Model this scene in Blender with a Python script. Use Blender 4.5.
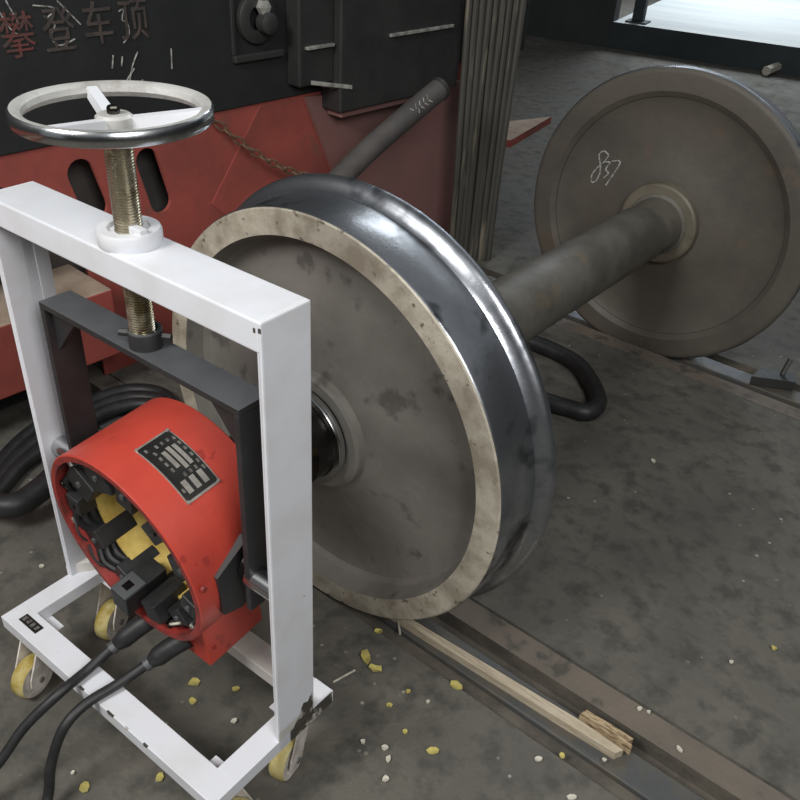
import bpy, bmesh, math, random
from mathutils import Vector, Matrix
random.seed(7)
for _o in list(bpy.data.objects): bpy.data.objects.remove(_o)
scene = bpy.context.scene
COL = scene.collection

# ------------------------------------------------------------------ camera
F_PX, PITCH, ROLL, CAM_H = 847.33, 0.5838, 0.06189, 1.34873
fw = Vector((0, math.cos(PITCH), -math.sin(PITCH)))
rt = Vector((1, 0, 0)); up = rt.cross(fw)
R_ = math.cos(ROLL)*rt + math.sin(ROLL)*up
U_ = -math.sin(ROLL)*rt + math.cos(ROLL)*up
cam_d = bpy.data.cameras.new('camera'); cam = bpy.data.objects.new('camera', cam_d); COL.objects.link(cam)
cam_d.sensor_width = 36; cam_d.lens = 36*F_PX/800; cam_d.clip_start = .02
cam.matrix_world = Matrix(((R_.x, U_.x, -fw.x, 0), (R_.y, U_.y, -fw.y, 0), (R_.z, U_.z, -fw.z, CAM_H), (0, 0, 0, 1)))
scene.camera = cam

# ------------------------------------------------------------------ world, lamps, exposure
w = bpy.data.worlds.new('world'); scene.world = w; w.use_nodes = True
bg = w.node_tree.nodes['Background']; bg.inputs[0].default_value = (.93, .97, 1, 1); bg.inputs[1].default_value = .19
def area(name, loc, target, size, power, col, sy=None):
    d = bpy.data.lights.new(name, 'AREA'); d.energy = power; d.color = col; d.size = size
    if sy: d.shape = 'RECTANGLE'; d.size_y = sy
    o = bpy.data.objects.new(name, d); COL.objects.link(o); o.location = loc
    o.rotation_euler = (Vector(target)-Vector(loc)).to_track_quat('-Z', 'Y').to_euler(); return o
area('ceiling_lamp_key', (-1.55, -.2, 2.45), (-.2, 1.2, .4), .8, 52, (1, .98, .95))
area('ceiling_lamp_fill', (.95, -1.05, 2.6), (.1, 1.3, .3), 1.2, 55, (1, .98, .96))
area('daylight_through_door', (2.4, 8.0, 3.6), (.9, 1.9, .1), 1.0, 8, (.72, .84, 1)).data.spread = math.radians(70)
area('daylight_on_platform', (3.6, 10.6, 3.6), (3.0, 8.4, .2), 2.2, 62, (.88, .95, 1)).data.spread = math.radians(75)
area('ceiling_lamp_back', (2.3, 4.0, 3.5), (.5, 1.5, .6), 1.8, 7, (.92, .97, 1), 1.2)
area('ceiling_lamp_railcar', (.45, 3.55, 2.85), (0, 1.3, .8), 1.1, 9, (.92, .97, 1), .5)
vs = scene.view_settings
vs.view_transform = 'Standard'; vs.look = 'None'; vs.gamma = 1; vs.use_curve_mapping = False; vs.exposure = 0

# ------------------------------------------------------------------ materials
def S(r, g, b):
    f = lambda c: (c/255/12.92) if c/255 <= .04045 else ((c/255+.055)/1.055)**2.4
    return (f(r), f(g), f(b), 1)
def mat(name, c1, rough=.6, metal=0., c2=None, scale=8., lo=.4, hi=.65, bump=0., bscale=60., c3=None, scale3=40., lo3=.62, hi3=.7, stretch=(1, 1, 1), rvar=0., coat=0.):
    m = bpy.data.materials.new(name); m.use_nodes = True
    nt = m.node_tree; N = nt.nodes; L = nt.links; b = N['Principled BSDF']
    b.inputs['Base Color'].default_value = c1; b.inputs['Roughness'].default_value = rough; b.inputs['Metallic'].default_value = metal
    if coat: b.inputs['Coat Weight'].default_value = coat; b.inputs['Coat Roughness'].default_value = .15
    tc = N.new('ShaderNodeTexCoord'); mp = N.new('ShaderNodeMapping'); mp.inputs['Scale'].default_value = stretch
    L.new(tc.outputs['Object'], mp.inputs['Vector'])
    def noise(sc, det=6, ro=.6):
        n = N.new('ShaderNodeTexNoise'); n.inputs['Scale'].default_value = sc; n.inputs['Detail'].default_value = det; n.inputs['Roughness'].default_value = ro
        L.new(mp.outputs[0], n.inputs['Vector']); return n
    def ramp(src, lo, hi):
        r = N.new('ShaderNodeMapRange'); r.inputs[1].default_value = lo; r.inputs[2].default_value = hi; L.new(src, r.inputs[0]); return r.outputs[0]
    cur = None
    if c2:
        n = noise(scale); f = ramp(n.outputs[0], lo, hi)
        mx = N.new('ShaderNodeMix'); mx.data_type = 'RGBA'; mx.inputs[6].default_value = c1; mx.inputs[7].default_value = c2
        L.new(f, mx.inputs[0]); cur = mx.outputs[2]
        if rvar:
            rr = N.new('ShaderNodeMapRange'); rr.inputs[3].default_value = rough; rr.inputs[4].default_value = rough+rvar; L.new(f, rr.inputs[0]); L.new(rr.outputs[0], b.inputs['Roughness'])
    if c3:
        n = noise(scale3, 3); f = ramp(n.outputs[0], lo3, hi3)
        mx = N.new('ShaderNodeMix'); mx.data_type = 'RGBA'; mx.inputs[7].default_value = c3
        if cur: L.new(cur, mx.inputs[6])
        else: mx.inputs[6].default_value = c1
        L.new(f, mx.inputs[0]); cur = mx.outputs[2]
    if cur: L.new(cur, b.inputs['Base Color'])
    if bump:
        n = noise(bscale, 5); bp = N.new('ShaderNodeBump'); bp.inputs['Strength'].default_value = bump; bp.inputs['Distance'].default_value = .004
        L.new(n.outputs[0], bp.inputs['Height']); L.new(bp.outputs[0], b.inputs['Normal'])
    return m
M = {}
M['floor'] = mat('concrete_floor', S(94, 92, 86), .66, 0, S(108, 105, 97), 4.2, .38, .62, .7, 45, S(80, 79, 74), 17, .46, .66, rvar=.2)
def add_specks(m, sc, thr, col):
    nt = m.node_tree; N = nt.nodes; L = nt.links; b = N['Principled BSDF']
    src = b.inputs['Base Color'].links[0].from_socket
    tc = N.new('ShaderNodeTexCoord'); v = N.new('ShaderNodeTexVoronoi'); v.inputs['Scale'].default_value = sc; L.new(tc.outputs['Object'], v.inputs['Vector'])
    mr = N.new('ShaderNodeMapRange'); mr.inputs[1].default_value = thr; mr.inputs[2].default_value = thr*.6; L.new(v.outputs['Distance'], mr.inputs[0])
    n = N.new('ShaderNodeTexNoise'); n.inputs['Scale'].default_value = 5; L.new(tc.outputs['Object'], n.inputs['Vector'])
    m2 = N.new('ShaderNodeMapRange'); m2.inputs[1].default_value = .52; m2.inputs[2].default_value = .6; L.new(n.outputs[0], m2.inputs[0])
    mu = N.new('ShaderNodeMath'); mu.operation = 'MULTIPLY'; L.new(mr.outputs[0], mu.inputs[0]); L.new(m2.outputs[0], mu.inputs[1])
    mx = N.new('ShaderNodeMix'); mx.data_type = 'RGBA'; mx.inputs[7].default_value = col; L.new(mu.outputs[0], mx.inputs[0]); L.new(src, mx.inputs[6])
    L.new(mx.outputs[2], b.inputs['Base Color'])
M['floor'].node_tree.nodes['Principled BSDF'].inputs['Specular IOR Level'].default_value = .25
add_specks(M['floor'], 26, .12, S(160, 158, 146))
M['dirt'] = mat('groove_dirt', S(100, 94, 84), .9, 0, S(76, 72, 66), 9, .4, .6, .6, 60)
M['curb'] = mat('brown_concrete', S(114, 105, 94), .75, 0, S(98, 92, 84), 7, .4, .65, .5, 60, S(80, 76, 69), 14, .55, .65)
M['rail'] = mat('rail_steel', S(86, 88, 88), .5, .3, S(98, 94, 86), 12, .45, .6, .3, 60)
M['white'] = mat('white_paint', S(222, 225, 231), .38, 0, S(212, 213, 215), 9, .45, .7, .06, 30, S(120, 116, 110), 55, .74, .78)
M['white_d'] = mat('dusty_white_paint', S(224, 222, 216), .5, 0, S(200, 196, 186), 9, .4, .7, .06, 30, S(90, 84, 76), 40, .7, .76)
M['soot'] = mat('burnt_paint', S(70, 66, 60), .7, 0, S(190, 186, 180), 45, .52, .62, .8, 90)
M['red'] = mat('red_paint', S(188, 68, 54), .42, 0, S(178, 62, 50), 14, .45, .65, .08, 40, S(158, 52, 44), 22, .64, .68, coat=.15)
M['redlip'] = mat('dark_red_edge', S(150, 52, 46), .55, 0, S(110, 48, 44), 30, .45, .6, .2, 60)
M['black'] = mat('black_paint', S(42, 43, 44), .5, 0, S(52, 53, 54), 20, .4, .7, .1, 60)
M['greytop'] = mat('dark_grey', S(84, 86, 88), .4, 0, S(76, 78, 80), 20, .4, .7, .1, 60)
M['rubber'] = mat('black_rubber', S(32, 33, 34), .5, 0, S(46, 47, 48), 30, .4, .7, .15, 80)
M['chrome'] = mat('polished_steel', S(205, 208, 210), .2, 1, S(150, 152, 154), 10, .45, .65, 0, 30, rvar=.12)
M['cast'] = mat('cast_aluminium', S(214, 214, 210), .42, .35, S(176, 174, 168), 22, .45, .65, .25, 70)
M['screw'] = mat('oiled_steel', S(206, 198, 176), .26, .9, S(140, 128, 98), 25, .45, .6, 0)
M['tread'] = mat('polished_tread', S(176, 180, 186), .27, .95, S(122, 126, 132), 6, .42, .68, .12, 40, S(64, 66, 70), 9, .56, .68, rvar=.16)
M['rimface'] = mat('worn_rim_face', S(194, 188, 172), .5, .15, S(158, 150, 134), 16, .42, .6, .4, 60, S(96, 88, 76), 40, .6, .68)
M['web'] = mat('grimy_wheel_web', S(130, 127, 121), .5, .1, S(116, 113, 107), 6, .4, .65, .35, 45, S(98, 95, 90), 16, .6, .7)
M['farweb'] = mat('brown_wheel_web', S(96, 91, 83), .55, .1, S(84, 81, 75), 5, .4, .65, .3, 45, S(100, 90, 78), 9, .6, .72)
M['farhub'] = mat('worn_hub', S(118, 112, 98), .5, .1, S(102, 96, 84), 9, .4, .6, .3, 45)
M['axle'] = mat('axle_steel', S(104, 101, 93), .55, .1, S(86, 83, 76), 9, .4, .62, .4, 50, S(112, 102, 84), 7, .6, .72)
M['journal'] = mat('dark_journal', S(60, 58, 54), .22, .8, S(44, 42, 40), 12, .4, .6, .1, 50)
M['wood'] = mat('raw_wood', S(196, 184, 162), .75, 0, S(168, 154, 130), 12, .4, .65, .4, 60, stretch=(1.5, 14, 14))
M['woodend'] = mat('splintered_wood', S(190, 168, 134), .8, 0, S(112, 92, 68), 35, .45, .62, .9, 70, stretch=(1, 5, 5))
M['yellow'] = mat('yellow_liner', S(222, 196, 112), .7, 0, S(190, 160, 78), 22, .4, .65, .3, 60)
M['scrap'] = mat('yellow_scrap', S(196, 184, 104), .75, 0, S(160, 150, 96), 30, .4, .65, .3, 60)
M['chip'] = mat('white_chip', S(206, 202, 188), .7, 0, S(170, 166, 150), 60, .4, .65)
M['tyre'] = mat('caster_tyre', S(198, 186, 128), .55, 0, S(160, 140, 66), 22, .42, .6, .2, 60)
M['casterhub'] = mat('caster_hub', S(222, 216, 208), .5, 0, S(184, 178, 168), 24, .42, .6, .2, 60)
M['body'] = mat('black_bodywork', S(38, 40, 40), .55, 0, S(46, 48, 48), 5, .4, .7, .3, 40)
M['body2'] = mat('dark_grey_fitting', S(58, 59, 58), .5, .1, S(46, 47, 47), 8, .4, .7, .3, 40)
M['glint'] = mat('pale_glint', S(190, 190, 184), .4, .3, S(140, 140, 134), 30, .4, .6)  # pale colour put in for light glinting on box ledges; also the nut
M['bgred'] = mat('old_red_paint', S(170, 84, 75), .6, 0, S(138, 74, 66), 4, .4, .65, .2, 40, S(124, 86, 76), 7, .62, .75)
M['bgred2'] = mat('red_primer', S(138, 98, 94), .65, 0, S(126, 96, 92), 3, .4, .65, .2, 40)
M['dust'] = mat('dusty_top', S(168, 152, 134), .9, 0, S(140, 122, 106), 9, .4, .65, .3, 50)
M['hose'] = mat('grey_hose', S(88, 84, 82), .6, 0, S(74, 71, 69), 12, .4, .65, .2, 60)
M['rust'] = mat('rusty_chain', S(134, 110, 86), .7, .3, S(92, 76, 62), 60, .4, .65, .3, 80)
M['bundle'] = mat('dusty_cable', S(80, 79, 73), .6, 0, S(64, 63, 59), 8, .4, .65, .2, 60, S(128, 122, 106), 34, .58, .68, stretch=(1, 1, .08))
M['chalk'] = mat('white_chalk', S(176, 176, 172), .9, 0, S(110, 110, 108), 90, .45, .6)
M['letter'] = mat('faded_red_lettering', S(112, 62, 58), .7, 0, S(76, 64, 60), 18, .42, .6)
M['letter2'] = mat('faded_grey_lettering', S(84, 74, 70), .7, 0, S(60, 56, 54), 18, .42, .6)
M['plate'] = mat('nameplate_black', S(30, 30, 30), .35, 0, S(40, 40, 38), 30, .4, .6)
M['alu'] = mat('plate_aluminium', S(196, 192, 184), .35, .6, S(170, 166, 158), 40, .4, .6)
M['print'] = mat('plate_print', S(112, 109, 104), .6, 0, S(70, 68, 66), 220, .45, .6)
M['wallgrey'] = mat('dark_wall', S(62, 66, 66), .8, 0, S(52, 55, 55), 3, .4, .65, .2, 30)
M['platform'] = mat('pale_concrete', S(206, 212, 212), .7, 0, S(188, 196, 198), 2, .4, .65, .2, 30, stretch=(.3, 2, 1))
M['riser'] = mat('riser_shade_and_post', S(56, 66, 70), .7, 0, S(48, 56, 58), 3, .4, .65, .2, 30)  # dark tone paints the platform front as shade; also colours the post

# ------------------------------------------------------------------ builders
def tag(o, label, cat=None, group=None, kind=None):
    o['label'] = label
    if cat: o['category'] = cat
    if group: o['group'] = group
    if kind: o['kind'] = kind
    return o
def empty(name, loc, rot=(0, 0, 0)):
    o = bpy.data.objects.new(name, None); COL.objects.link(o); o.location = loc; o.rotation_euler = rot; o.empty_display_size = .1; return o
class MB:
    def __init__(s): s.v = []; s.f = []; s.m = []; s.mats = []
    def mi(s, mat):
        if mat not in s.mats: s.mats.append(mat)
        return s.mats.index(mat)
    def add(s, vs_, fs, mat):
        b = len(s.v); s.v += [tuple(p) for p in vs_]; i = s.mi(mat)
        for f in fs: s.f.append([b+k for k in f]); s.m.append(i)
    def box(s, x0, x1, y0, y1, z0, z1, mat, bev=0., M4=None, topmat=None):
        bm = bmesh.new(); bmesh.ops.create_cube(bm, size=1)
        for v in bm.verts: v.co = Vector(((x0+x1)/2+v.co.x*(x1-x0), (y0+y1)/2+v.co.y*(y1-y0), (z0+z1)/2+v.co.z*(z1-z0)))
        if bev: bmesh.ops.bevel(bm, geom=bm.edges[:], offset=bev, segments=2, affect='EDGES', profile=.5)
        bm.normal_update()
        if M4: bm.transform(M4)
        bm.verts.index_update()
        b = len(s.v); s.v += [tuple(v.co) for v in bm.verts]
        for f in bm.faces:
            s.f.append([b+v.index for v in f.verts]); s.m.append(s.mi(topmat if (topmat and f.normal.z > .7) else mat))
        bm.free(); return s
    def lathe(s, prof, mats, seg=48, M4=None, closed=False, a0=0, a1=2*math.pi):
        # prof: (r, h) about local Z ; mats one or list per profile segment
        full = abs(a1-a0-2*math.pi) < 1e-6; n = seg if full else seg+1; M4 = M4 or Matrix()
        b = len(s.v)
        for i in range(n):
            a = a0+(a1-a0)*i/seg; c, q = math.cos(a), math.sin(a)
            for r, h in prof: s.v.append(tuple(M4 @ Vector((r*c, r*q, h))))
        k = len(prof); segs = k if closed else k-1
        for i in range(seg):
            j = (i+1) % n
            for p in range(segs):
                p2 = (p+1) % k
                mt = mats[p] if isinstance(mats, (list, tuple)) else mats
                fc = [b+i*k+p, b+j*k+p, b+j*k+p2, b+i*k+p2]
                s.f.append(fc); s.m.append(s.mi(mt))
        return s
    def tube(s, pts, r, mat, seg=10, smooth=0, caps=True, closed=False):
        P = [Vector(p) for p in pts]
        if smooth:
            Q = []; n = len(P)
            for i in range(n if closed else n-1):
                g = (lambda k: P[k % n]) if closed else (lambda k: P[min(max(k, 0), n-1)])
                p0, p1, p2, p3 = g(i-1), g(i), g(i+1), g(i+2)
                for j in range(smooth):
                    t = j/smooth
                    Q.append(.5*((2*p1)+(p2-p0)*t+(2*p0-5*p1+4*p2-p3)*t*t+(3*p1-p0-3*p2+p3)*t**3))
            if not closed: Q.append(P[-1])
            P = Q
        n = len(P); rr = (lambda i: r(i/(n-1))) if callable(r) else (lambda i: r)
        T = [((P[(i+1) % n]-P[i-1]) if closed else (P[min(i+1, n-1)]-P[max(i-1, 0)])).normalized() for i in range(n)]
        nrm = T[0].orthogonal().normalized(); b = len(s.v)
        for i in range(n):
            nrm = (nrm-T[i]*nrm.dot(T[i])).normalized(); bn = T[i].cross(nrm)
            for j in range(seg):
                a = 2*math.pi*j/seg; s.v.append(tuple(P[i]+(nrm*math.cos(a)+bn*math.sin(a))*rr(i)))
        for i in range(n if closed else n-1):
            i2 = (i+1) % n
            for j in range(seg):
                s.f.append([b+i*seg+j, b+i*seg+(j+1) % seg, b+i2*seg+(j+1) % seg, b+i2*seg+j]); s.m.append(s.mi(mat))
        if caps and not closed:
            s.f.append([b+j for j in reversed(range(seg))]); s.m.append(s.mi(mat))
            s.f.append([b+(n-1)*seg+j for j in range(seg)]); s.m.append(s.mi(mat))
        return s
    def cyl(s, p0, p1, r, mat, seg=20): return s.tube([p0, p1], r, mat, seg)
    def prism(s, poly, ext, mat, topmat=None):
        # poly: list of 3D points (planar), ext: vector
        e = Vector(ext); n = len(poly); V = [Vector(p) for p in poly]
        s.add(V+[p+e for p in V], [list(range(n))[::-1]], mat); b = len(s.v)-2*n
        s.f.append([b+n+i for i in range(n)]); s.m.append(s.mi(topmat or mat))
        for i in range(n):
            j = (i+1) % n; s.f.append([b+i, b+j, b+n+j, b+n+i]); s.m.append(s.mi(mat))
        return s
    def build(s, name, parent=None, smooth=False, angle=40):
        me = bpy.data.meshes.new(name); me.from_pydata(s.v, [], s.f)
        for m in s.mats: me.materials.append(M[m])
        for p, i in zip(me.polygons, s.m): p.material_index = i
        bm = bmesh.new(); bm.from_mesh(me); bmesh.ops.recalc_face_normals(bm, faces=bm.faces[:])
        if smooth:
            for f in bm.faces: f.smooth = True
            for e in bm.edges:
                if len(e.link_faces) == 2 and e.calc_face_angle(0) > math.radians(angle): e.smooth = False
        bm.to_mesh(me); bm.free()
        o = bpy.data.objects.new(name, me); COL.objects.link(o)
        if parent: o.parent = parent
        return o
def copy_tree(o, parent=None):
    c = o.copy(); COL.objects.link(c); c.parent = parent
    for ch in [k for k in bpy.data.objects if k.parent == o and k != c]: copy_tree(ch, c)
    return c
YAX = Matrix(((1, 0, 0, 0), (0, 0, 1, 0), (0, 1, 0, 0), (0, 0, 0, 1)))   # lathe axis Z -> Y
def xax(): return Matrix(((0, 0, 1, 0), (1, 0, 0, 0), (0, 1, 0, 0), (0, 0, 0, 1)))
def T(x, y, z): return Matrix.Translation((x, y, z))
def floor_pt(u, v, z=0.):      # where a sight line meets height z, in metres (used for laying out the floor things)
    d = fw+R_*((u-400)/F_PX)+U_*((400-v)/F_PX); return Vector((0, 0, CAM_H))+d*((z-CAM_H)/d.z)

# ------------------------------------------------------------------ floor, rails, far platform
PHI = .65704; WX, WY = -.15797, 1.29019; RT = .42; WID = .135; GAP = 1.353
RROT = (0, 0, -PHI)
fl = MB()
prof = [(-7, 0), (.0, 0), (.004, -.014), (.036, -.016), (.0365, -.036), (.1395, -.036), (.14, 0), (.2, 0), (.201, -.008), (.206, -.008), (.207, 0),
        (1.416, 0), (1.417, -.008), (1.422, -.008), (1.423, 0), (1.483, 0), (1.4835, -.036), (1.620, -.036), (1.623, 0), (9, 0)]
ts = [-9, 12]
for i in range(len(prof)-1):
    (s0, z0), (s1, z1) = prof[i], prof[i+1]
    deep = min(z0, z1) < -.012
    m_ = 'dirt' if deep else ('curb' if (.13 < s0 < .2 or 1.42 < s0 < 1.483) and z0 == z1 == 0 else 'floor')
    fl.add([(ts[0], s0, z0), (ts[1], s0, z0), (ts[1], s1, z1), (ts[0], s1, z1)], [[0, 1, 2, 3]], m_)
floor = fl.build('floor'); floor.location = (WX, WY, 0); floor.rotation_euler = RROT
tag(floor, 'dark stained concrete workshop floor with rail grooves', kind='structure')
def rail(s0, s1, label):
    r = empty('track_rail', (WX, WY, 0), RROT)
    b = MB(); b.box(-5, 6, s0, s1, -.036, -.0035, 'rail', .003); b.build('rail_head', r)
    tag(r, label, 'rail', 'rails sunk in the floor'); return r
rail(.036, .103, 'dark steel rail sunk in the floor beside the wooden strip')
rail(1.520, 1.587, 'steel rail sunk in the floor under the brown far wheel')

pf = empty('trim_1', (1.56, 7.5, 0), (0, 0, math.atan2(-.45, .893))); tag(pf, 'low pale concrete platform in daylight, its front coloured dark as shade', kind='structure')
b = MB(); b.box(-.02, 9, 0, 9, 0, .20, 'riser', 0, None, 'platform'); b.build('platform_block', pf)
b = MB(); b.box(-7, -.02, 0, .15, 0, 3.2, 'wallgrey'); wl = b.build('wall_back'); wl.location = pf.location; wl.rotation_euler = pf.rotation_euler
tag(wl, 'dark shop wall left of the bright platform', kind='structure')
b = MB(); b.box(5.2, 5.35, -5, 6.5, 0, 3.2, 'wallgrey'); wr = b.build('wall_right'); tag(wr, 'unseen dark shop wall along the right side, added to darken reflections', kind='structure')  # out of view, added to block low ambient light from the tread
b = MB(); b.box(-5, 5.2, -5.15, -5, 0, 3.2, 'wallgrey'); wf_ = b.build('wall_front'); tag(wf_, 'unseen dark shop wall behind the camera, added to darken reflections', kind='structure')  # unseen, added to keep low ambient light out of the reflections
pil = empty('steel_post', pf.location, pf.rotation_euler); tag(pil, 'dark steel post standing on the bright platform edge', 'post')
b = MB(); b.box(.10, .19, .10, .19, .21, 2.6, 'riser', .01); b.build('post_shaft', pil); b = MB(); b.box(.06, .23, .06, .23, .20, .212, 'riser'); b.build('base_plate', pil)

# ------------------------------------------------------------------ wheelset
ws = empty('railway_wheelset', (WX, WY, 0), RROT); tag(ws, 'railway wheelset of two steel wheels on one long axle', 'wheelset')
def along(prof, mats, seg=96, mir=False):
    q = [(r, (WID*2+GAP-s) if mir else s) for r, s in prof]
    return MB().lathe(q, mats, seg, T(0, 0, RT) @ YAX, closed=True)
rim_p = [(.370, 0), (.4145, 0), (.4175, .002), (.4195, .006), (.4215, .06), (.4235, .094), (.428, .1005), (.436, .105), (.4435, .110), (.447, .117), (.447, .122), (.443, .129), (.436, .134), (.428, .135), (.380, .135), (.364, .124), (.357, .060), (.361, .034)]
rm = ['rimface', 'rimface']+['tread']*11+['farweb', 'farweb', 'farweb', 'web', 'web']
web_p = [(.361, .036), (.352, .048), (.33, .052), (.27, .046), (.20, .032), (.15, .016), (.128, .006), (.120, .006), (.120, .13), (.14, .128), (.18, .116), (.24, .108), (.30, .108), (.345, .112), (.363, .121)]
hub_p = [(.094, -.012), (.114, -.012), (.121, -.007), (.124, .012), (.124, .130), (.121, .150), (.115, .155), (.094, .155)]
for mir, wm, hm, lab in ((False, 'web', 'web', 'near wheel with pale worn rim face and bright polished tread'), (True, 'farweb', 'farhub', 'far wheel with brown grimy inner face')):
    wh = along(rim_p, rm if not mir else ['farweb']*2+['tread']*9+['farweb']*7, 128, mir).build('wheel', ws, True, 30); wh['label'] = lab
    along(web_p, wm, 96, mir).build('wheel_web', wh, True, 35)
    along(hub_p, hm, 64, mir).build('hub', wh, True, 35)
    if mir:
        # chalk number on the inner face of the far wheel: 837 in loose strokes
        ch = MB(); yy = WID+GAP-.0  # web surface is recessed; strokes follow it
        strokes = [[(-.216, .150), (-.233, .158), (-.247, .144), (-.240, .122), (-.233, .096), (-.240, .064), (-.255, .054), (-.259, .076), (-.244, .104), (-.226, .126), (-.215, .148)],
                   [(-.226, .126), (-.206, .128), (-.216, .106), (-.204, .096), (-.216, .078)],
                   [(-.200, .134), (-.172, .140), (-.186, .098), (-.204, .058)]]
        for st in strokes:
            q = []
            for (tx, tz) in st:
                r = math.hypot(tx, tz); 
                s_ = .5
                pr = [(.120, .13), (.14, .128), (.18, .116), (.24, .108), (.30, .108), (.345, .112)]
                for (r0, h0), (r1, h1) in zip(pr, pr[1:]):
                    if r0 <= r <= r1: s_ = h0+(h1-h0)*(r-r0)/(r1-r0)
                q.append((tx, WID*2+GAP-s_-.0015, RT+tz))
            ch.tube(q, .0028, 'chalk', 5, 4)
        o = ch.build('chalk_number', wh); o['label'] = 'white chalk number 837'
ax_p = [(.0, -.205), (.055, -.205), (.063, -.198), (.065, -.19), (.065, -.09), (.070, -.075), (.0825, -.070), (.0825, -.035), (.090, -.030), (.0935, -.026), (.0935, -.010), (.0935, .156), (.083, .160), (.0755, .23), (.0755, .262), (.083, .275), (.0835, .8), (.083, .83)]
ax_p += [(r, WID*2+GAP-s) for r, s in reversed(ax_p[:-2])]
am = ['journal']*11+['axle']*40
ax_o = MB().lathe(ax_p, am+['journal']*10, 64, T(0, 0, RT) @ YAX).build('axle', ws, True, 30)
b = MB().lathe([(.084, -.033), (.0965, -.033), (.098, -.030), (.098, -.020), (.0965, -.017), (.084, -.017)], 'chrome', 64, T(0, 0, RT) @ YAX, True); b.build('seal_ring', ws, True, 30)

# wooden strip on the rail
tb = empty('wooden_strip', (WX, WY, 0), RROT); tag(tb, 'long pale wooden strip with splintered end lying along the rail', 'timber')
b = MB(); b.prism([(.165, .044, -.003), (.165, .059, -.003), (.60, .082, -.003), (.690, .080, -.003), (.682, .064, -.003), (.60, .060, -.003)], (0, 0, .018), 'wood'); b.build('strip', tb)
b = MB(); b.prism([(.595, .088, -.003), (.60, .104, -.003), (.65, .1035, .0015), (.695, .1035, .0015), (.692, .094, .0015), (.70, .088, .0015), (.65, .084, .0015)], (0, 0, .026), 'woodend'); b.build('splintered_block', tb)

# ------------------------------------------------------------------ portal cart
PSI = -.62776; CO = Vector((-.3809, .9695, 0)); CROT = (0, 0, PSI)
HW, H, D, HT = .2778, .9036, .0807, .0404
YF, YB, WF, WSD, ZR, RH = -.136, .1275, .0457, .0407, .160, .027
cart = empty('portal_cart', CO, CROT); tag(cart, 'white steel portal frame on casters with handwheel screw jack', 'cart')
B = lambda: MB()
B().box(-HW+.004, HW-.004, 0, D, H-HT, H, 'white', .0025).build('top_beam', cart)
for sx in (-1, 1):
    p = MB()
    x0, x1 = (HW-.006, HW) if sx > 0 else (-HW, -HW+.006)
    p.box(x0, x1, 0, D, ZR-RH if sx > 0 else ZR, H, 'white', .0025)
    xi0, xi1 = (HW-.010, HW-.006) if sx > 0 else (-HW+.006, -HW+.010)
    p.box(xi0, xi1, 0.002, .040, ZR, H-HT, 'white', .001); p.box(xi0, xi1, .056, D-.002, ZR, H-HT, 'white', .001)
    p.build('post', cart)
    xo, xn = sx*HW, sx*(HW-WSD)
    B().prism([(xo, .0, ZR), (xn, .055, ZR), (xn, D, ZR), (xo, D, ZR)], (0, 0, .022), 'white_d').build('post_foot', cart)
    B().box(min(xo, xn), max(xo, xn), YF+WF-.001, YB, ZR-RH, ZR, 'white', .001).build('side_rail', cart)
B().box(-HW, HW, YF, YF+WF, ZR-RH, ZR, 'white', .0012).build('front_rail', cart)
B().box(-HW+WSD, HW-WSD, YB-WF, YB, ZR-RH, ZR, 'white_d', .002).build('back_rail', cart)
sp = B().box(HW-.0005, HW+.0015, .025, YB-.004, ZR-RH+.002, ZR+.001, 'soot', .0005).build('scorch_patch', cart); sp['label'] = 'blackened burnt patch on the rail end'
lp = B().box(-.247, -.197, -.120, -.103, ZR, ZR+.0015, 'plate').build('label_plate', cart); lp['label'] = 'small black label plate'
bb = MB()
for i in range(4): bb.box(-.243+i*.0115, -.236+i*.0115, -.1165+.001*(i % 2), -.1065, ZR+.0015, ZR+.0018, 'print')
bb.build('label_print', lp)
sp = MB().prism([(HW, .030, ZR-.004), (HW, .078, ZR-.004), (HW, .076, ZR+.050), (HW, .066, ZR+.034), (HW, .056, ZR+.040), (HW, .044, ZR+.018)], (.0008, 0, 0), 'soot').build('scorch_patch', cart); sp['label'] = 'burnt smudge at the foot of the post'
for (x_, y_, l_) in ((-.045, YF, .010), (-.005, YF, .006), (.03, YF, .013), (.075, YF, .005), (.12, YF, .008)):
    MB().prism([(x_, YF-.0004, ZR-.005), (x_+l_, YF-.0004, ZR-.003), (x_+l_*1.1, YF-.0004, ZR+.0004), (x_-l_*.2, YF-.0004, ZR+.0004)], (0, .003, 0), 'soot').build('bare_chip', cart)
for (y_, dz) in ((.000, .004), (.004, .006)):
    MB().box(HW-.004-y_*2, HW-.0005-y_*2, -.0006, .0008, H-.009-dz, H-.003-dz, 'soot', .0003).build('bare_chip', cart)
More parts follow.
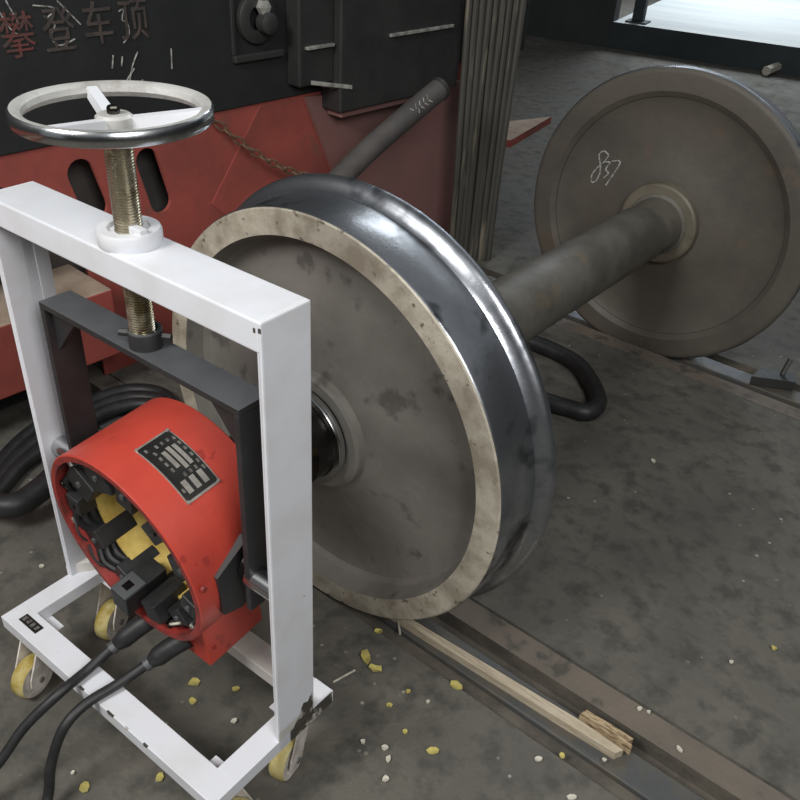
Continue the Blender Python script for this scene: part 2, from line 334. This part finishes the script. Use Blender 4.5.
# casters
def caster(x, y, ang, tilt=0):
    Z0 = ZR-RH; rw = .041
    M4 = T(x, y, 0) @ Matrix.Rotation(ang, 4, 'Z')
    m = MB(); m.box(-.032, .032, -.032, .032, Z0-.004, Z0, 'white', .001, T(x, y, 0))
    m.lathe([(.0, Z0-.018), (.024, Z0-.018), (.026, Z0-.014), (.026, Z0-.008), (.022, Z0-.004), (0, Z0-.004)], 'casterhub', 24, M4)
    for sy in (-1, 1):
        ya, yb_ = sorted((sy*.0175, sy*.0205))
        m.prism([tuple(M4 @ Vector((-.024, ya, Z0-.014))), tuple(M4 @ Vector((.024, ya, Z0-.014))), tuple(M4 @ Vector((.056, ya, .056))), tuple(M4 @ Vector((.059, ya, .040))), tuple(M4 @ Vector((.050, ya, .024))), tuple(M4 @ Vector((.034, ya, .019))), tuple(M4 @ Vector((.018, ya, .030))), tuple(M4 @ Vector((.012, ya, .052)))],
                M4.to_3x3() @ Vector((0, yb_-ya, 0)), 'casterhub')
    c = m.build('caster', cart)
    ctr = M4 @ T(.036, 0, rw) @ YAX
    ty = MB().lathe([(.029, -.013), (.037, -.014), (.040, -.010), (.041, 0), (.040, .010), (.037, .014), (.029, .013)], ['casterhub', 'tyre', 'tyre', 'tyre', 'tyre', 'casterhub', 'casterhub'], 32, ctr, True).build('caster_wheel', c, True)
    MB().lathe([(.0, -.016), (.010, -.016), (.012, -.011), (.026, -.009), (.0295, -.0125), (.0295, .0125), (.026, .009), (.012, .011), (.010, .016), (0, .016)], 'casterhub', 28, ctr).build('wheel_hub', c, True)
    MB().cyl(tuple(M4 @ Vector((.036, -.024, rw))), tuple(M4 @ Vector((.036, .024, rw))), .006, 'chrome', 10).build('axle_bolt', c)
    return c
caster(-.232, -.098, math.radians(-76)); caster(.236, -.098, math.radians(30)); caster(-.238, .075, math.radians(-70)); caster(.236, .082, math.radians(-75))
# screw boss, screw, handwheel
CXm, CYm = .003, .040
B().lathe([(.0180, H), (.040, H), (.041, H+.003), (.041, H+.017), (.039, H+.021), (.027, H+.0215), (.026, H+.017), (.0180, H+.017)], 'white', 48, T(CXm, CYm, 0), True).build('screw_boss', cart, True, 35)
k_ = B().box(-.012, .012, -.006, .006, H+.017, H+.028, 'white', .002, T(CXm+.024, CYm-.004, 0)).build('screw_key', cart)
k2 = B().box(-.010, .010, -.006, .006, H+.017, H+.030, 'white', .002, T(CXm-.024, CYm+.010, 0)).build('screw_key', cart)
pr = [(0, .73)]; z = .73; n_th = 78; z1 = 1.030
for i in range(n_th):
    zz = .735+(z1-.735)*i/n_th; pt = (z1-.735)/n_th
    pr += [(.0158, zz), (.0175, zz+pt*.3), (.0175, zz+pt*.55), (.0158, zz+pt*.85)]
pr += [(.0158, z1), (.0158, 1.06), (0, 1.06)]
B().lathe(pr, 'screw', 24, T(CXm, CYm, 0)).build('lead_screw', cart, True, 50)
ZH = 1.0745; HR = .1155
hwp = [(HR-.016, ZH-.010), (HR-.010, ZH-.017), (HR-.002, ZH-.017), (HR, ZH-.015), (HR, ZH-.002), (HR-.003, ZH+.001), (HR-.009, ZH+.001), (HR-.015, ZH-.003)]
hw = B().lathe(hwp, ['cast', 'cast', 'chrome', 'chrome', 'chrome', 'cast', 'cast', 'cast'], 96, T(CXm, CYm, 0), True).build('handwheel', cart, True, 45); hw['label'] = 'cast handwheel with polished rim'
for a in (158, 45, 282):
    a = math.radians(a); M4 = T(CXm, CYm, 0) @ Matrix.Rotation(a, 4, 'Z')
    s_ = MB(); pts = []
    for (xx, hz, wy) in ((.014, ZH-.022, .009), (HR-.010, ZH-.010, .0075)):
        pts += [(xx, -wy, hz-.006), (xx, wy, hz-.006), (xx, wy*.8, hz+.008), (xx, -wy*.8, hz+.008)]
    s_.add([M4 @ Vector(p) for p in pts], [[3, 2, 1, 0], [4, 5, 6, 7], [0, 1, 5, 4], [1, 2, 6, 5], [2, 3, 7, 6], [3, 0, 4, 7]], 'white'); s_.build('spoke', hw)
MB().lathe([(0.0, ZH-.010), (.018, ZH-.010), (.022, ZH-.013), (.023, ZH-.026), (.021, ZH-.030), (.0205, ZH-.042), (.019, ZH-.046), (0, ZH-.046)], 'cast', 36, T(CXm, CYm, 0)).build('wheel_boss', hw, True, 35)
MB().lathe([(0, ZH-.001), (.0065, ZH-.001), (.0075, ZH-.003), (.0075, ZH-.010), (0, ZH-.010)], 'journal', 6, T(CXm, CYm, 0)).build('hex_bolt', hw)
# black lifting frame
ZT = .7514; LW = .2135; LY0, LY1 = .017, .071
lf = MB().box(-LW, LW, LY0, LY1, ZT-.010, ZT, 'black', .0012, None, 'greytop').build('lifting_frame', cart); lf['label'] = 'black inverted-U lifting frame'  # top face coloured greyer than the black sides
for sx in (-1, 1):
    x0, x1 = sorted((sx*LW, sx*(LW-.010)))
    MB().box(x0, x1, LY0, LY1, .395, ZT-.010, 'black', .0012).build('upright', lf)
    MB().prism([(sx*(LW-.010), LY0+.012, ZT-.010), (sx*(LW-.075), LY0+.012, ZT-.010), (sx*(LW-.010), LY0+.012, ZT-.085)], (0, .008, 0), 'black').build('gusset', lf)
MB().lathe([(.0178, ZT), (.0235, ZT), (.0235, ZT+.024), (.022, ZT+.027), (.0178, ZT+.027)], ['black', 'black', 'greytop', 'chrome', 'black'], 36, T(CXm, CYm+.004, 0), True).build('screw_collar', lf, True, 35)
for (dx, dy) in ((-.026, -.016), (.028, .016)):
    d = Vector((dx, dy, 0)).normalized(); p = Vector((CXm, CYm+.004, ZT+.016))
    MB().cyl(p+d*.022, p+d*.037, .0055, 'black', 6).build('set_bolt', lf)
for sx in (-1, 1):
    MB().cyl((sx*(LW-.012), .034, .450), (sx*(HW-.0105), .034, .450), .019, 'chrome', 24).build('guide_pin', lf, True, 35)

# ------------------------------------------------------------------ red ring heater held in the lifting frame
hr_z = .4244; R0 = .1725; LEN = .173; TILT = .1039
Cw = CO+Matrix.Rotation(PSI, 3, 'Z') @ Vector((0, -.043, 0))
heat = empty('ring_heater', (Cw.x, Cw.y, hr_z), (TILT, 0, PSI)); tag(heat, 'round red ring heater hung in the black lifting frame', 'heater')
RI = .1605
MB().lathe([(RI, 0), (R0-.002, 0), (R0, .002), (R0, LEN-.002), (R0-.002, LEN), (RI, LEN)], ['redlip', 'red', 'red', 'red', 'redlip', 'redlip'], 96, YAX, True).build('housing', heat, True, 35)
ln = MB().lathe([(.120, .040), (.126, .040), (.126, LEN-.006), (.120, LEN-.006)], 'yellow', 64, YAX, True).build('liner', heat, True); ln['label'] = 'yellow insulating liner'
MB().lathe([(.126, LEN-.020), (RI, LEN-.020), (RI, LEN-.012), (.126, LEN-.012)], 'black', 64, YAX, True).build('back_plate', heat)
MB().lathe([(.128, .040), (RI, .034), (RI, .042), (.128, .046)], 'rubber', 64, YAX, True).build('front_plate', heat)
NP = 11
for i in range(NP):
    a = 2*math.pi*(i+.35)/NP; M4 = Matrix.Rotation(a, 4, 'Y')
    d0 = random.uniform(.008, .02); deg = math.degrees(a); r0 = random.uniform(.095, .100) if deg < 105 else (.096 if deg > 280 else random.uniform(.116, .122))
    hw_ = .026 if deg > 280 else .018
    blk = MB().box(-hw_, hw_, d0, .085, r0, .152, 'rubber', .002, M4).build('pole_block', heat)
    MB().cyl(M4 @ Vector((0, d0-.003, (r0+.152)/2)), M4 @ Vector((0, d0+.002, (r0+.152)/2)), .0055, random.choice(['greytop', 'journal']), 6).build('block_bolt', blk)
    a2 = a+math.pi/NP; M5 = Matrix.Rotation(a2, 4, 'Y')
    w_ = MB()
    for q in range(3): w_.tube([M5 @ Vector((-.026+.002*q, .022+.010*q, .150-.008*q)), M5 @ Vector((0, .014+.010*q, .154-.010*q)), M5 @ Vector((.026, .022+.010*q, .148-.006*q))], .0062, 'rubber', 8, 4)
    w_.build('winding', heat, True)
    MB().box(-.005, .005, .006, .014, .150, .159, 'alu' if i % 2 else 'journal', .001, M5).build('terminal', heat)
M4 = Matrix.Rotation(math.radians(190), 4, 'Y')
blk = MB().box(-.019, .019, -.022, .060, .092, .140, 'rubber', .002, M4).build('contact_block', heat)
MB().box(-.017, .017, -.022, .020, .0905, .0922, 'greytop', .0005, M4).build('end_plate', blk)
MB().box(-.007, .007, -.010, .006, .0898, .0906, 'journal', .0003, M4).build('slot', blk)
M4 = Matrix.Rotation(math.radians(164), 4, 'Y')
MB().box(-.018, .018, -.004, .060, .104, .142, 'rubber', .002, M4).build('contact_block', heat)
# lead wires inside
for i in range(4):
    a = random.uniform(2.2, 5.4); M5 = Matrix.Rotation(a, 4, 'Y')
    MB().tube([M5 @ Vector((-.02, .006, .140)), M5 @ Vector((0, .000, .132+random.random()*.012)), M5 @ Vector((.024, .008, .146))], .0022, random.choice(['chip', 'black', 'alu']), 6, 4).build('lead_wire', heat, True)
# nameplate, curved
npm = MB(); npl = MB()
def rp(ang, y, r): a = math.radians(ang); return (r*math.sin(a), y, r*math.cos(a))
def curved(mb, a0, a1, y0, y1, r0, r1, mat, n=14):
    vs_ = []
    for i in range(n+1):
        a = a0+(a1-a0)*i/n
        vs_ += [rp(a, y0, r0), rp(a, y1, r0), rp(a, y1, r1), rp(a, y0, r1)]
    fs = [[0, 1, 2, 3], [4*n+3, 4*n+2, 4*n+1, 4*n]]
    for i in range(n):
        for k in range(4): fs.append([4*i+k, 4*i+4+k, 4*i+4+(k+1) % 4, 4*i+(k+1) % 4])
    mb.add(vs_, fs, mat); return mb
npo = curved(MB(), 4.2, 42.6, .0545, .1150, R0, R0+.0012, 'alu').build('nameplate', heat, True); npo['label'] = 'black nameplate with aluminium border'
curved(MB(), 5.4, 41.4, .0562, .1133, R0+.0008, R0+.0016, 'plate').build('plate_field', npo, True)
for (a0, a1, y0, y1, mt) in [(14.5, 25.5, .077, .0835, 'alu'), (13.5, 28, .087, .0935, 'alu'), (14, 27.5, .0968, .103, 'alu'), (32, 39, .066, .0745, 'alu'), (32, 39, .0805, .089, 'alu'), (32, 39, .095, .1035, 'alu')]:
    curved(MB(), a0, a1, y0, y1, R0+.0013, R0+.0019, mt, 6).build('data_field', npo, True)
tx = MB()
for (a0, y0) in [(10, .107), (14, .107), (18, .107), (22.5, .107), (27, .107), (31, .107), (9, .098), (9, .088), (9, .078), (12, .068), (16, .068), (20, .068), (24, .068), (29, .078), (29, .088), (29, .098), (8, .062), (35, .060)]:
    curved(tx, a0, a0+2.2, y0, y0+.004, R0+.0014, R0+.0018, 'print', 2)
t_ = tx.build('plate_lettering', npo)
for a, y in ((5.2, .0565), (5.2, .113), (41.6, .0565), (41.6, .113)):
    p = Vector(rp(a, y, R0)); n_ = Vector((p.x, 0, p.z)).normalized()
    MB().tube([p, p+n_*.0032], .0026, 'alu', 8).build('rivet', npo)
# drips of wet paint / smears, side brackets, terminal box
for sx in (-1, 1):
    br = MB().prism([(sx*.150, .035, -.050), (sx*.150, .036, .030), (sx*.150, .100, .060), (sx*.150, .125, .040), (sx*.150, .125, -.045), (sx*.150, .070, -.065)], (sx*.027, 0, 0), 'black').build('side_bracket', heat)
    MB().cyl((sx*.184, .092, .018), (sx*.202, .092, .018), .024, 'journal', 20).build('trunnion', heat, True, 35)
MB().box(.028, .112, .030, .150, -.232, -.120, 'red', .003).build('terminal_box', heat)
MB().cyl((.112, .045, -.195), (.1145, .045, -.195), .004, 'redlip', 8).build('box_screw', heat); MB().cyl((.112, .10, -.150), (.1145, .10, -.150), .004, 'redlip', 8).build('box_screw', heat)
MB().cyl((.1725, .012, .03), (.178, .012, .03), .005, 'redlip', 8).build('housing_screw', heat)

# power cables from the heater over the front rail
Rz = Matrix.Rotation(PSI, 3, 'Z')
def cable(pts, label, r=.0085):
    P = [CO+Rz @ Vector(p) for p in pts]
    o = Vector((P[0].x, P[0].y, 0)); e = empty('power_cable', o); tag(e, label, 'cable', 'cables of the ring heater')
    Q = [p-o for p in P]
    MB().tube(Q, r, 'rubber', 12, 8).build('cable_core', e, True)
    def taper(t): return .017 if t < .75 else .017-(t-.75)/.25*.007
    MB().tube([Q[0], Q[1]*.5+Q[0]*.5+Vector((0, 0, .003)), Q[1]], taper, 'rubber', 16, 8).build('strain_sleeve', e, True)
    b2 = Q[1]+(Q[2]-Q[1])*.18
    MB().tube([Q[1]-(b2-Q[1])*.6, b2], .0115, 'greytop', 12).build('tape_wrap', e, True)
cable([(-.012, .010, .236), (-.046, -.060, .192), (-.054, -.112, .1725), (-.052, -.17, .168), (-.068, -.228, .130), (-.078, -.29, .075), (-.10, -.40, .012), (-.14, -.55, .0095)], 'black heater cable running out past the front left caster')
cable([(.062, .010, .232), (.026, -.044, .192), (.008, -.097, .1735), (-.003, -.154, .168), (-.005, -.196, .148), (-.006, -.228, .09), (.000, -.250, .030), (.03, -.300, .0105), (.08, -.36, .0095)], 'black heater cable bending down over the middle of the front rail')

# ------------------------------------------------------------------ railcar behind: black body above red underframe
PA = (-.856, 2.095, 0); PROT = (0, 0, math.radians(50))
body = empty('railcar', PA, PROT); tag(body, 'black railcar with faded red lettering and slotted red underframe behind the wheelset', 'railcar')
MB().box(-3, 1.95, -.012, .10, .68, 2.3, 'body', .004).build('body_panel', body)
def ribbon(mb, pts, wd, y, mat, sm=5):
    mb.tube([(a, y, z) for a, z in pts], wd, mat, 5, sm); return mb
def glyph(ch, a, z, size, mt):
    cu = bpy.data.curves.new('glyph', 'FONT'); cu.body = ch; cu.size = size; cu.extrude = .0015; cu.resolution_u = 3; cu.align_x = 'CENTER'
    o = bpy.data.objects.new('lettering', cu); COL.objects.link(o)
    bpy.context.view_layer.update(); dg = bpy.context.evaluated_depsgraph_get()
    me = bpy.data.meshes.new_from_object(o.evaluated_get(dg)); bpy.data.objects.remove(o)
    me.materials.clear(); me.materials.append(M[mt])
    for p_ in me.polygons: p_.material_index = 0
    o = bpy.data.objects.new('lettering', me); COL.objects.link(o); o.parent = body
    o.location = (a, -.0135, z); o.scale = (.80, 1, 1); o.rotation_euler = (math.pi/2, 0, 0); o['label'] = 'faded painted character '+ch
for ch, a, z, mt in (('攀', -.098, .898, 'letter'), ('登', .003, .900, 'letter2'), ('车', .105, .905, 'letter2'), ('顶', .203, .905, 'letter2')):
    glyph(ch, a, z, .105, mt)
for nm, pts in (('chalk_mark', [(.165, .965), (.178, .968), (.172, .945), (.185, .938), (.186, .910), (.168, .893)]),
                ('chalk_mark', [(-.05, .995), (.0, .985), (-.02, .965), (-.005, .950), (-.02, .925), (.0, .905), (.04, .915)]),
                ('chalk_mark', [(-.13, .99), (-.11, .95), (-.09, .935)]), ('chalk_mark', [(-.11, 1.01), (-.09, .96)]), ('chalk_mark', [(.01, 1.0), (.06, .945)]),
                ('chalk_mark', [(.135, .868), (.128, .838)]), ('chalk_mark', [(.160, .862), (.155, .840)]), ('chalk_mark', [(.205, .868), (.185, .835), (.165, .78)]),
                ('chalk_mark', [(.16, .80), (.19, .83)]), ('chalk_mark', [(.19, .80), (.185, .765)]), ('chalk_mark', [(.21, .80), (.205, .765), (.225, .785), (.24, .765), (.25, .785), (.247, .758)]),
                ('chalk_mark', [(.305, .865), (.302, .815)])):
    ribbon(MB(), pts, .0019, -.0125, 'chalk').build(nm, body)
# round fitting and box unit on the body
MB().lathe([(.030, 0), (.062, 0), (.066, .004), (.066, .018), (.060, .022), (.034, .022), (.030, .018)], 'body2', 32, T(.585, -.012, .915) @ YAX @ Matrix.Scale(-1, 4, (0, 0, 1)), True).build('round_cover', body, True)
MB().lathe([(0, 0), (.028, 0), (.028, .03), (.018, .036), (0, .036)], 'body2', 24, T(.60, -.034, .905) @ YAX @ Matrix.Scale(-1, 4, (0, 0, 1))).build('plug', body, True)
MB().lathe([(0, 0), (.020, 0), (.020, .018), (0, .022)], 'glint', 6, T(.595, -.034, .945) @ YAX @ Matrix.Scale(-1, 4, (0, 0, 1))).build('nut', body)
MB().box(.50, .68, -.030, -.012, .805, .825, 'body2', .004).build('mounting_bar', body)
MB().box(.50, .512, -.020, -.012, .825, 1.05, 'body2', .002).build('mounting_strip', body)
bx = MB().box(.84, 1.42, -.10, -.012, .63, 1.10, 'body2', .006).build('equipment_box', body)
MB().box(.70, .84, -.07, -.012, .72, 1.10, 'body2', .006).build('equipment_box', body)
MB().box(1.05, 1.36, -.112, -.10, .832, .842, 'glint', .002).build('edge_glint', bx)  # box lips coloured pale as glints of light
MB().box(.72, .83, -.085, -.07, .825, .834, 'glint', .002).build('edge_glint', bx)
MB().prism([(.74, -.075, .726), (.88, -.11, .700), (.84, -.075, .700)], (0, 0, .012), 'glint').build('edge_glint', bx)
MB().box(.86, 1.40, -.085, -.02, .610, .63, 'bgred2', .002).build('box_base', bx)

uf = body
def slot_plate():
    cu = bpy.data.curves.new('plate', 'CURVE'); cu.dimensions = '2D'; cu.fill_mode = 'BOTH'; cu.extrude = .006; cu.resolution_u = 2
    def poly(P):
        s = cu.splines.new('POLY'); s.points.add(len(P)-1); s.use_cyclic_u = True
        for p, q in zip(s.points, P): p.co = (q[0], q[1], 0, 1)
    poly([(-3, .47), (-.02, .47), (-.02, .0), (1.72, .0), (1.75, .68), (-3, .68)])
    for (a0, z0, a1, z1, r) in [(.004, .597, .030, .500, .037), (.112, .605, .138, .49, .03), (.200, .590, .230, .468, .034), (1.205, .585, 1.22, .505, .03), (1.405, .50, 1.44, .445, .028), (-.22, .56, -.19, .50, .05)]:
        v0, v1 = Vector((a0, z0)), Vector((a1, z1)); d = (v1-v0).normalized(); n = Vector((-d.y, d.x)); P = []
        for i in range(9): t = math.pi*i/8; P.append(v0+n*math.cos(t)*r-d*math.sin(t)*r)
        for i in range(9): t = math.pi*i/8; P.append(v1-n*math.cos(t)*r+d*math.sin(t)*r)
        poly([(p.x, p.y) for p in P])
    o = bpy.data.objects.new('side_plate', cu); COL.objects.link(o); bpy.context.view_layer.update()
    me = bpy.data.meshes.new_from_object(o.evaluated_get(bpy.context.evaluated_depsgraph_get())); bpy.data.objects.remove(o)
    me.materials.clear(); me.materials.append(M['bgred'])
    for p_ in me.polygons: p_.material_index = 0
    o = bpy.data.objects.new('side_plate', me); COL.objects.link(o); o.parent = uf; o.rotation_euler = (math.pi/2, 0, 0)
slot_plate()
MB().box(-3, 1.70, .10, .11, .02, .675, 'hose').build('inner_plate', uf)
MB().prism([(.77, -.006, .674), (1.74, -.006, .60), (1.72, -.006, .004), (.98, -.006, .004), (.90, -.006, .40)], (0, -.012, 0), 'bgred2').build('brace_plate', uf)
MB().prism([(.40, -.006, .42), (.60, -.006, .674), (.76, -.006, .674), (.89, -.006, .40), (.66, -.006, .16)], (0, -.003, 0), 'bgred').build('brace_plate', uf)
MB().box(-3, -.02, -.12, .095, .125, .32, 'bgred', .004, None, 'dust').build('bolster', uf)
MB().box(-2.9, -.10, .03, .09, .0, .125, 'body').build('support_block', uf)
MB().prism([(1.755, -.02, .34), (1.80, -.10, .34), (2.24, -.004, .34), (1.755, .16, .34)], (0, 0, .03), 'bgred', 'dust').build('ledge', uf)
MB().box(1.76, 1.80, -.02, .09, .0, .34, 'body').build('ledge_leg', uf)

# grey pipe with white print leaning in front of the underframe
def onP(a, z, off): 
    c, s = math.cos(PROT[2]), math.sin(PROT[2]); return Vector((PA[0]+c*a+s*off, PA[1]+s*a-c*off, z))
hp0, hp1 = onP(1.075, .712, .3), onP(.30, .40, .3)
base = Vector((hp1.x, hp1.y, 0)); pp = empty('leaning_hose', base); tag(pp, 'thick grey rubber hose slanting up behind the near wheel', 'hose')
Lh = lambda t: hp0+(hp1-hp0)*t-base
MB().tube([Lh(0), Lh(.25), Lh(.5)+Vector((0, 0, -.01)), Lh(.8)+Vector((0, 0, -.06)), Lh(1)+Vector((0, 0, -.18)), Lh(1.08)+Vector((0, 0, -.36))], .034, 'hose', 20, 6).build('hose_tube', pp, True)
MB().tube([Lh(-.004), Lh(.012)], .036, 'body2', 20).build('end_ring', pp, True)
pm = MB(); dirh = (hp1-hp0).normalized(); tocam = (Vector((0, 0, CAM_H))-(hp0+(hp1-hp0)*.2)).normalized(); sd = dirh.cross(tocam).normalized(); tocam = sd.cross(dirh).normalized()
for i in range(9):
    c = Lh(.10+.022*(i % 5))+tocam*.0335+sd*(.006 if i < 5 else -.010); q = sd*random.choice((.006, -.006))+dirh*.004
    pm.tube([c-q, c+q], .0016, 'chalk', 5)
pm.build('white_print', pp)

# rusty chain hanging from the underframe towards the wheel
c0, c1 = onP(.395, .685, .02), onP(.80, .44, .14)
chn = empty('rusty_chain', Vector((c0.x, c0.y, 0))); tag(chn, 'rusty link chain sagging across the red underframe', 'chain')
nl = 16; ob = Vector((c0.x, c0.y, 0)); lk0 = None
for i in range(nl):
    t = (i+.5)/nl; p = c0+(c1-c0)*t+Vector((0, 0, -.05*math.sin(math.pi*t)))-ob
    t2 = min(1, t+.01); dv = ((c1-c0)*.01+Vector((0, 0, -.05*(math.sin(math.pi*t2)-math.sin(math.pi*t))))).normalized()
    L = (c1-c0).length/nl*.78
    if lk0 is None:
        lk0 = MB().tube([(L*.5*math.cos(k*math.pi/6)+(.25*L if math.cos(k*math.pi/6) > .1 else -.25*L if math.cos(k*math.pi/6) < -.1 else 0), .0095*math.sin(k*math.pi/6), 0) for k in range(12)], .0032, 'rust', 6, 0, closed=True).build('link', chn, True); o = lk0
    else:
        o = bpy.data.objects.new('link', lk0.data); COL.objects.link(o); o.parent = chn
    o.location = p; q = dv.to_track_quat('X', 'Z'); o.rotation_mode = 'QUATERNION'; o.rotation_quaternion = q @ Matrix.Rotation((i % 2)*math.pi/2+.3, 3, 'X').to_quaternion()

# upright bundle of dusty cables
bn = empty('cable_bundle', (.235, 3.06, 0), (0, 0, math.radians(8))); tag(bn, 'upright bundle of dusty dark cables behind the near wheel', 'cable bundle')
for row, (n, y, off) in enumerate(((9, 0, 0), (8, .02, .5), (7, .04, 1))):
    for i in range(n):
        xx = -.088+(i+off)*.022; j = random.uniform(-.004, .004)
        MB().tube([(xx*.86, y, .001), (xx*.9+j, y, .3), (xx, y+j, .8), (xx*1.05, y, 1.3), (xx*1.05, y, 1.75)], .0112, 'bundle', 8, 4).build('cable', bn, True)

# hoses lying on the floor
def floor_hose(px, r, label, closed=False, mt='rubber'):
    P = [floor_pt(u, v, r+.001+dz) for u, v, dz in px]; o = Vector((P[0].x, P[0].y, 0))
    e = empty('floor_hose', o); tag(e, label, 'hose', 'hoses lying on the floor')
    MB().tube([p-o for p in P], r, mt, 12, 8, closed=closed).build('hose_tube', e, True)
    return e
floor_hose([(470, 320, .01), (520, 338, 0), (552, 350, 0), (577, 364, 0), (592, 384, 0), (598, 402, 0), (588, 412, 0), (565, 407, 0), (540, 400, 0), (500, 392, 0)], .026, 'black hose loop on the floor right of the polished tread')
for i, (dx, dy, lab) in enumerate(((0, 0, 'outermost black hose of the coil left of the cart'), (6, 13, 'middle black hose of the coil left of the cart'), (10, 25, 'innermost black hose of the coil left of the cart'))):
    floor_hose([(-30, 500+dy*.6, 0), (-5, 470+dy, .0), (20, 442+dy, .0), (50, 420+dy, 0), (90, 402+dy*.7, 0), (130, 390+dy*.6, 0), (165, 396+dy*.5, 0), (176, 425+dy*.2, 0)], .019, lab)
floor_hose([(-40, 494, .05), (-10, 503, .045), (15, 505, .045), (40, 490, .045), (62, 470, .045), (95, 450, .045)], .028, 'thick black hose in front of the coil left of the cart')

# ------------------------------------------------------------------ litter on the floor
def scrap(u, v, wpx, hpx, ang, mt, name, label, cat, group, th=.003, curl=.006):
    p = floor_pt(u, v); pr_ = (floor_pt(u+wpx/2, v)-p).length; pq = (floor_pt(u, v+hpx/2)-p).length
    n = 7; V = []; 
    for i in range(n):
        a = 2*math.pi*i/n; k = random.uniform(.7, 1.1); V.append(Vector((math.cos(a)*pr_*k, math.sin(a)*pq*k, .001+random.random()*curl)))
    mb = MB(); V2 = [x_+Vector((0, 0, th)) for x_ in V]
    mb.add(V+V2+[Vector((0, 0, .001)), Vector((0, 0, .001+th))], [[i, (i+1) % n, n+(i+1) % n, n+i] for i in range(n)]+[[2*n, (i+1) % n, i] for i in range(n)]+[[2*n+1, n+i, n+(i+1) % n] for i in range(n)], mt)
    o = mb.build(name); o.location = p; o.rotation_euler = (0, 0, ang); return tag(o, label, cat, group)
Y = 'yellow scraps on the floor'
for (u, v, a, b_, an, lab) in [(366, 660, 12, 16, .4, 'crumpled yellow scrap standing up between the white post and wheel'), (376, 671, 16, 8, -.3, 'flat yellow scrap touching the crumpled one near the white post'), (378, 633, 9, 7, .6, 'small yellow scrap just below the wheel rim'),
                               (456, 687, 15, 9, -.5, 'oval yellow scrap close to the wooden strip'), (408, 692, 7, 5, 0, 'tiny yellow scrap left of the oval one'), (389, 706, 8, 5, -.6, 'tiny yellow flake midway below the wheel'),
                               (433, 752, 14, 9, .3, 'curled yellow scrap at the bottom middle of the floor'), (405, 733, 6, 5, 0, 'yellow crumb left of the curled scrap at the bottom'), (562, 757, 6, 6, 0, 'yellow crumb below the splintered wood end'),
                               (236, 690, 8, 6, .2, 'yellow flake inside the cart base near the right rail'), (194, 683, 12, 9, .2, 'yellow smear inside the middle of the cart base'), (193, 702, 9, 7, .2, 'yellow smear inside the cart base near the front rail'),
                               (85, 788, 12, 14, .2, 'yellow smear on the floor in front of the cart'), (160, 778, 9, 12, .2, 'yellow smear just outside the front rail'), (773, 650, 6, 5, .2, 'yellowish crumb on the bare floor at far right')]:
    scrap(u, v, a, b_, an, 'scrap', 'yellow_scrap', lab, 'scrap', Y, .0025, .010 if v < 680 and u > 350 else .002)
C_ = 'white chips on the floor'
for (u, v, a, b_, an, lab) in [(385, 749, 8, 6, 0, 'white chip at bottom left of the curled yellow scrap'), (386, 780, 9, 7, 0, 'white chip nearest the bottom edge below the wheel'), (388, 760, 6, 8, 0, 'white chip in the small cluster near the bottom edge'), (363, 743, 6, 6, 0, 'white chip left of the cluster at the bottom'),
                               (428, 703, 5, 4, 0, 'white chip right of the tiny yellow flake'), (538, 760, 9, 6, .2, 'white chip under the splintered wood at the bottom'), (572, 798, 12, 7, .2, 'white chip at the very bottom edge'), (604, 761, 5, 4, 0, 'white chip beside the splintered wood tip'),
                               (639, 710, 7, 5, 0, 'left white chip of the pair right of the splintered wood'), (648, 713, 5, 4, .5, 'right white chip of the pair right of the splintered wood'), (731, 663, 6, 4, .5, 'white chip alone on the dark floor at right'), (679, 750, 5, 7, .5, 'white chip in the thin floor crack'),
                               (73, 774, 5, 4, 0, 'white chip left of the yellow smear in front'), (42, 567, 6, 4, 0, 'white chip on the floor left of the cart post'), (234, 722, 7, 5, .8, 'white chip inside the cart base at the right rail'), (653, 462, 5, 4, 0, 'white chip in the middle of the floor between the wheels')]:
    scrap(u, v, a, b_, an, 'chip', 'paint_chip', lab, 'chip', C_, .003, .002)
def stick(p0, p1, r, mt, name, label, cat):
    o = Vector((p0.x, p0.y, 0)); e = empty(name, o); tag(e, label, cat)
    MB().tube([p0-o+Vector((0, 0, r)), (p0+p1)/2-o+Vector((0, 0, r*1.3)), p1-o+Vector((0, 0, r))], r, mt, 7, 3).build('shaft', e, True); return e
stick(floor_pt(333, 683), floor_pt(355, 671), .0022, 'chip', 'white_twig', 'thin pale twig on the floor right of the white post', 'twig')
stick(floor_pt(398, 622), floor_pt(400, 635), .0025, 'chip', 'splinter', 'short white splinter under the near wheel', 'splinter')
stick(floor_pt(765, 76), floor_pt(786, 70), .035, 'chip', 'white_batten', 'white batten on the floor behind the far wheel', 'batten')
wd = empty('dark_wedge', floor_pt(779, 383)); tag(wd, 'dark wedge with an upright spike beside the far rail', 'wedge')
MB().prism([(-.10, -.02, 0), (.03, -.04, 0), (.05, .02, 0), (-.06, .03, 0)], (0, 0, .03), 'body2').build('wedge_block', wd); MB().tube([(.0, 0, .03), (.02, .02, .075)], .008, 'body2', 6).build('spike', wd)
